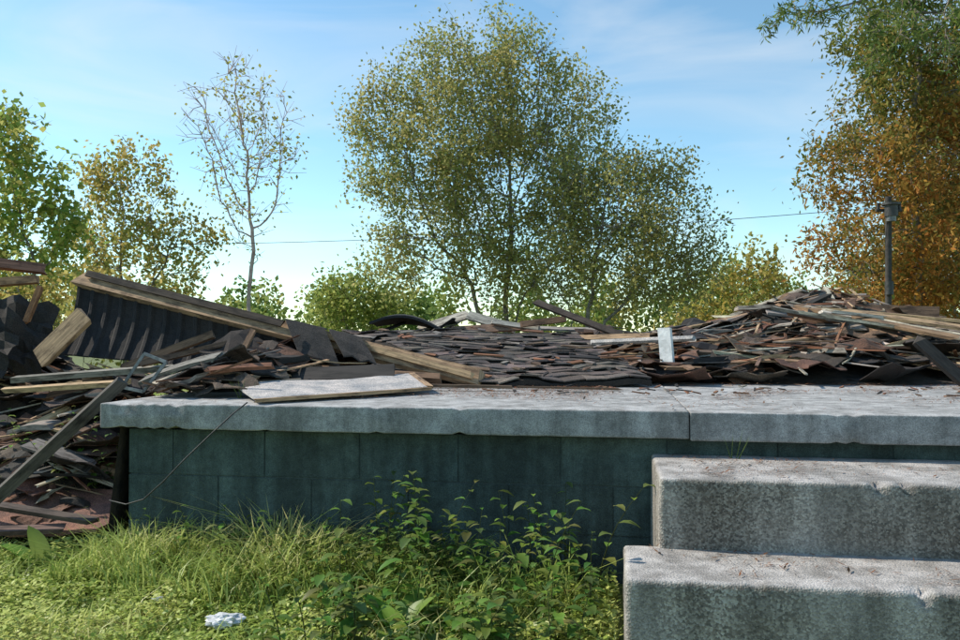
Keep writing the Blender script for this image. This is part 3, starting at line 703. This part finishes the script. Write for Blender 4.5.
# ------------------------------------------------------------------ grass and weeds
def blades(n, xs, ys, hs, wd, pal, lean=.5, mask=None):
    x = R.uniform(*xs, n*2); y = R.uniform(*ys, n*2)
    dx = x-OX; dy = y-OY; u = dx*UX+dy*UY; v = -dx*UY+dy*UX
    ok = ~((u > 0.03) & (v > 0.06)) & ~((u > 2.09) & (v > -.85))
    if mask is not None: ok &= mask(x, y, u, v)
    x = x[ok][:n]; y = y[ok][:n]; n = len(x)
    z = np.array([gz(a, b) for a, b in zip(x, y)])
    cl = np.array([noise.noise(Vector((a*2.2, b*2.2, 5))) for a, b in zip(x, y)])
    h = R.uniform(*hs, n)*(1+.9*cl); an = R.uniform(0, 6.28, n); ln = R.uniform(.1, lean, n)*h*1.6
    dr = np.stack([np.cos(an), np.sin(an), np.zeros(n)], 1); sd = np.stack([-np.sin(an+R.normal(0, .5, n)), np.cos(an), np.zeros(n)], 1)
    b = np.stack([x, y, z], 1); w2 = (R.uniform(*wd, n)/2)[:, None]
    mid = b+dr*(ln*.35)[:, None]+np.array([0, 0, 1])*(h*.6)[:, None]; tip = b+dr*ln[:, None]+np.array([0, 0, 1])*(h*R.uniform(.7, 1, n))[:, None]
    V = np.stack([b-sd*w2, b+sd*w2, mid-sd*w2*.8, mid+sd*w2*.8, tip], 1).reshape(-1, 3)
    i0 = np.arange(n)[:, None]*5; F = np.concatenate([i0+np.array([0, 1, 3]), i0+np.array([0, 3, 2]), i0+np.array([2, 3, 4])], 0)
    pal = np.array(pal); c = pal[np.clip(((cl*.8+.5)*len(pal)+R.normal(0, .8, n)), 0, len(pal)-1).astype(int)]*R.uniform(.75, 1.25, (n, 1))
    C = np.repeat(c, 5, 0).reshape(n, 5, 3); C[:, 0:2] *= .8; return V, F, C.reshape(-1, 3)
GP = [(.26, .34, .06), (.34, .43, .08), (.43, .50, .11), (.52, .56, .15), (.60, .57, .22)]
parts = [blades(55000, (-3.6, .6), (2.0, 5.2), (.015, .05), (.003, .006), GP, 1.1),
         blades(2200, (-3.0, .5), (2.2, 3.4), (.05, .12), (.003, .006), GP, 1.0),
         blades(3000, (-1.6, -.2), (2.8, 3.5), (.12, .26), (.005, .009), GP[1:], .9, lambda x, y, u, v: (v > -.35)),
         blades(1400, (-1.3, .3), (2.7, 3.3), (.10, .24), (.004, .008), GP[:3], .9, lambda x, y, u, v: (v > -.5)),
         blades(4000, (-4.2, -1.6), (2.9, 3.4), (.05, .13), (.004, .008), GP[:4], .9),
         blades(4000, (-4.2, -1.6), (3.9, 4.4), (.10, .34), (.004, .009), GP[:4], .9),
         blades(20000, (-9, 12), (9, 16), (.1, .3), (.01, .02), GP, .9)]
Vs = []; Fs = []; Cs = []; o_ = 0
for V, F, C in parts: Vs.append(V); Fs.append(F+o_); Cs.append(C); o_ += len(V)
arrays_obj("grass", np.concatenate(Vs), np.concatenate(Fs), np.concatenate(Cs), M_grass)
n = 100000; x = R.uniform(-3.4, .5, n); y = R.uniform(2.0, 4.0, n); dx = x-OX; dy = y-OY; u = dx*UX+dy*UY; v = -dx*UY+dy*UX
ok = ~((u > 0) & (v > .05)) & ~((u > 2.09) & (v > -.86)); x = x[ok]; y = y[ok]; n = len(x)
cl = np.array([noise.noise(Vector((a*3, b*3, 2)))+.6*noise.noise(Vector((a*9, b*9, 2))) for a, b in zip(x, y)])
z = np.array([gz(a, b) for a, b in zip(x, y)])+R.uniform(.008, .07, n)*(1+cl)
an = R.uniform(0, 6.28, n); d = np.stack([np.cos(an), np.sin(an), R.uniform(-.2, .6, n)], 1); nn = R.normal(0, .35, (n, 3))+np.array([-.3, 0, 1])
V, F = leaf_arrays(np.stack([x, y, z], 1), d, nn, R.uniform(.010, .028, n), R.uniform(.006, .018, n))
pal = np.array(GP[:4]); c = pal[np.clip((cl+.5)*4+R.normal(0, .7, n), 0, 3).astype(int)]*R.uniform(.75, 1.25, (n, 1))
arrays_obj("ground_cover", V, F, np.repeat(c, 4, 0), M_grass)

def weed(mbv, x, y, h, ls, col, lean, nl=14):
    V, F, C = mbv; an = random.uniform(0, 6.28); lx = math.cos(an)*lean; ly = math.sin(an)*lean; z0 = gz(x, y)
    def pt(t): return Vector((x+lx*t*t*h, y+ly*t*t*h, z0+h*t))
    for i in range(6):
        a = pt(i/6); b = pt((i+1)/6); r = .003*(1-i/8); base = len(V)
        for c in (a, b):
            for k in range(3): V.append(c+Vector((math.cos(k*2.1)*r, math.sin(k*2.1)*r, 0))); C.append((.08, .10, .03))
        for k in range(3): F.append((base+k, base+(k+1) % 3, base+3+(k+1) % 3, base+3+k))
    ph = random.uniform(0, 6)
    for i in range(nl):
        t = .15+.85*i/(nl-1); p = pt(t); a = ph+i*2.4; L = ls*random.uniform(.7, 1.2)*(1-.45*t+.2); W = L*.5
        d = Vector((math.cos(a), math.sin(a), random.uniform(.0, .7))).normalized(); s = d.cross(Vector((0, 0, 1))).normalized(); up = s.cross(d)
        cc = tuple(q*random.uniform(.75, 1.3) for q in col); base = len(V)
        sp = [(0, 0), (.25, .7), (.55, 1.0), (.8, .6), (1, 0)]
        for (k, wv) in sp:
            c = p+d*L*k-Vector((0, 0, 1))*L*.45*k*k
            V.append(c+s*W/2*wv+up*W*.18*wv); V.append(c); V.append(c-s*W/2*wv+up*W*.18*wv)
            C += [cc, tuple(q*.85 for q in cc), cc]
        for k in range(4):
            b = base+3*k; F.append((b, b+1, b+4, b+3)); F.append((b+1, b+2, b+5, b+4))
def build_weeds(name, lst):
    V, F, C = [], [], []
    for a in lst: weed((V, F, C), *a)
    arrays_obj(name, [tuple(v) for v in V], F, np.array(C), M_grass)
lst = []
W3 = [(.09, .15, .03), (.14, .22, .045), (.20, .29, .06)]
for i in range(95):
    u = random.uniform(1.1, 2.05); v = random.uniform(-.95, 0.0)
    p = S(u, v, 0); lst.append((p.x, p.y, random.uniform(.16, .46)*(1 if v > -.5 else .55), random.uniform(.04, .085), random.choice(W3), random.uniform(0, .5), random.randint(9, 18)))
for i in range(60):
    p = S(random.uniform(.2, 1.5), random.uniform(-.28, 0.0), 0); lst.append((p.x, p.y, random.uniform(.1, .3), random.uniform(.03, .065), random.choice(W3), random.uniform(.2, .6), 12))
for i in range(80):
    lst.append((random.uniform(-2.9, -1.66), random.uniform(3.95, 4.35), random.uniform(.25, .62), random.uniform(.035, .07), random.choice(W3[1:]+[(.3, .38, .07)]), random.uniform(.1, .6), 18))
for i in range(14): lst.append((random.uniform(-1.45, -1.1), random.uniform(4.0, 4.3), .05, .05, W3[1], .5, 6))
build_weeds("broadleaf_weeds", lst)
V, F, C = [], [], []
for (cx, cy, nl, LL) in ((-.25, 2.6, 13, .22), (-.02, 2.5, 9, .16), (-1.72, 3.3, 3, .24), (-.6, 2.7, 7, .10)):
    for i in range(nl):
        a = random.uniform(0, 6.28); e = random.uniform(.5, 1.3); d = Vector((math.cos(a)*math.cos(e), math.sin(a)*math.cos(e), math.sin(e))); s = Vector((-math.sin(a), math.cos(a), 0)); L = LL*random.uniform(.7, 1.1); W = L*.33; base = len(V)
        cc = tuple(q*random.uniform(.8, 1.2) for q in (.17, .29, .05)); z0 = gz(cx, cy)
        for k in range(7):
            t = k/6; wv = math.sin(math.pi*min(1, t*.93+.07))**.7*(1 if k < 6 else 0); c = Vector((cx, cy, z0))+d*L*t-Vector((0, 0, 1))*L*.25*t*t+Vector((math.cos(a), math.sin(a), 0))*.12*L*t*t
            up = Vector((0, 0, 1)) if e < .9 else -Vector((math.cos(a), math.sin(a), 0))
            V += [c+s*W/2*wv+up*W*.15*wv, c, c-s*W/2*wv+up*W*.15*wv]; C += [cc, tuple(q*1.2 for q in cc), cc]
        for k in range(6):
            b = base+3*k; F += [(b, b+1, b+4, b+3), (b+1, b+2, b+5, b+4)]
arrays_obj("dock_plant", [tuple(v) for v in V], F, np.array(C), M_grass)
V, F, C = [], [], []
for (u, v, z, h) in ((2.52, -.01, .50, .14), (.45, .35, ZS, .1), (.5, .4, ZS, .08)):
    p = S(u, v, z)
    for i in range(5):
        q = p+Vector((random.uniform(-.02, .02), random.uniform(-.01, .01), 0)); t = q+Vector((random.uniform(-.05, .05), random.uniform(-.04, .0), h*random.uniform(.6, 1))); b = len(V)
        V += [q+Vector((-.002, 0, 0)), q+Vector((.002, 0, 0)), t]; F += [(b, b+1, b+2)]; C += [(.12, .18, .04)]*3
arrays_obj("slab_edge_weed", [tuple(v) for v in V], F, np.array(C), M_grass)

for i, (x, y, s) in enumerate(((-.80, 2.62, .038), (-1.43, 3.30, .022), (-1.1, 2.85, .014))):
    bm = bmesh.new(); bmesh.ops.create_icosphere(bm, subdivisions=4, radius=1)
    for v in bm.verts:
        n_ = noise.noise(v.co*2.2+Vector((i, 0, 0)))+.5*noise.noise(v.co*5); k = 1+.45*n_
        v.co = Vector((v.co.x*k*s*1.4, v.co.y*k*s, v.co.z*k*s*.5))
    me = bpy.data.meshes.new("crumpled_paper"); bm.to_mesh(me); bm.free(); me.materials.append(M_paper)
    o = bpy.data.objects.new("crumpled_paper", me); COL.objects.link(o); o.location = (x, y, .055+gz(x, y))
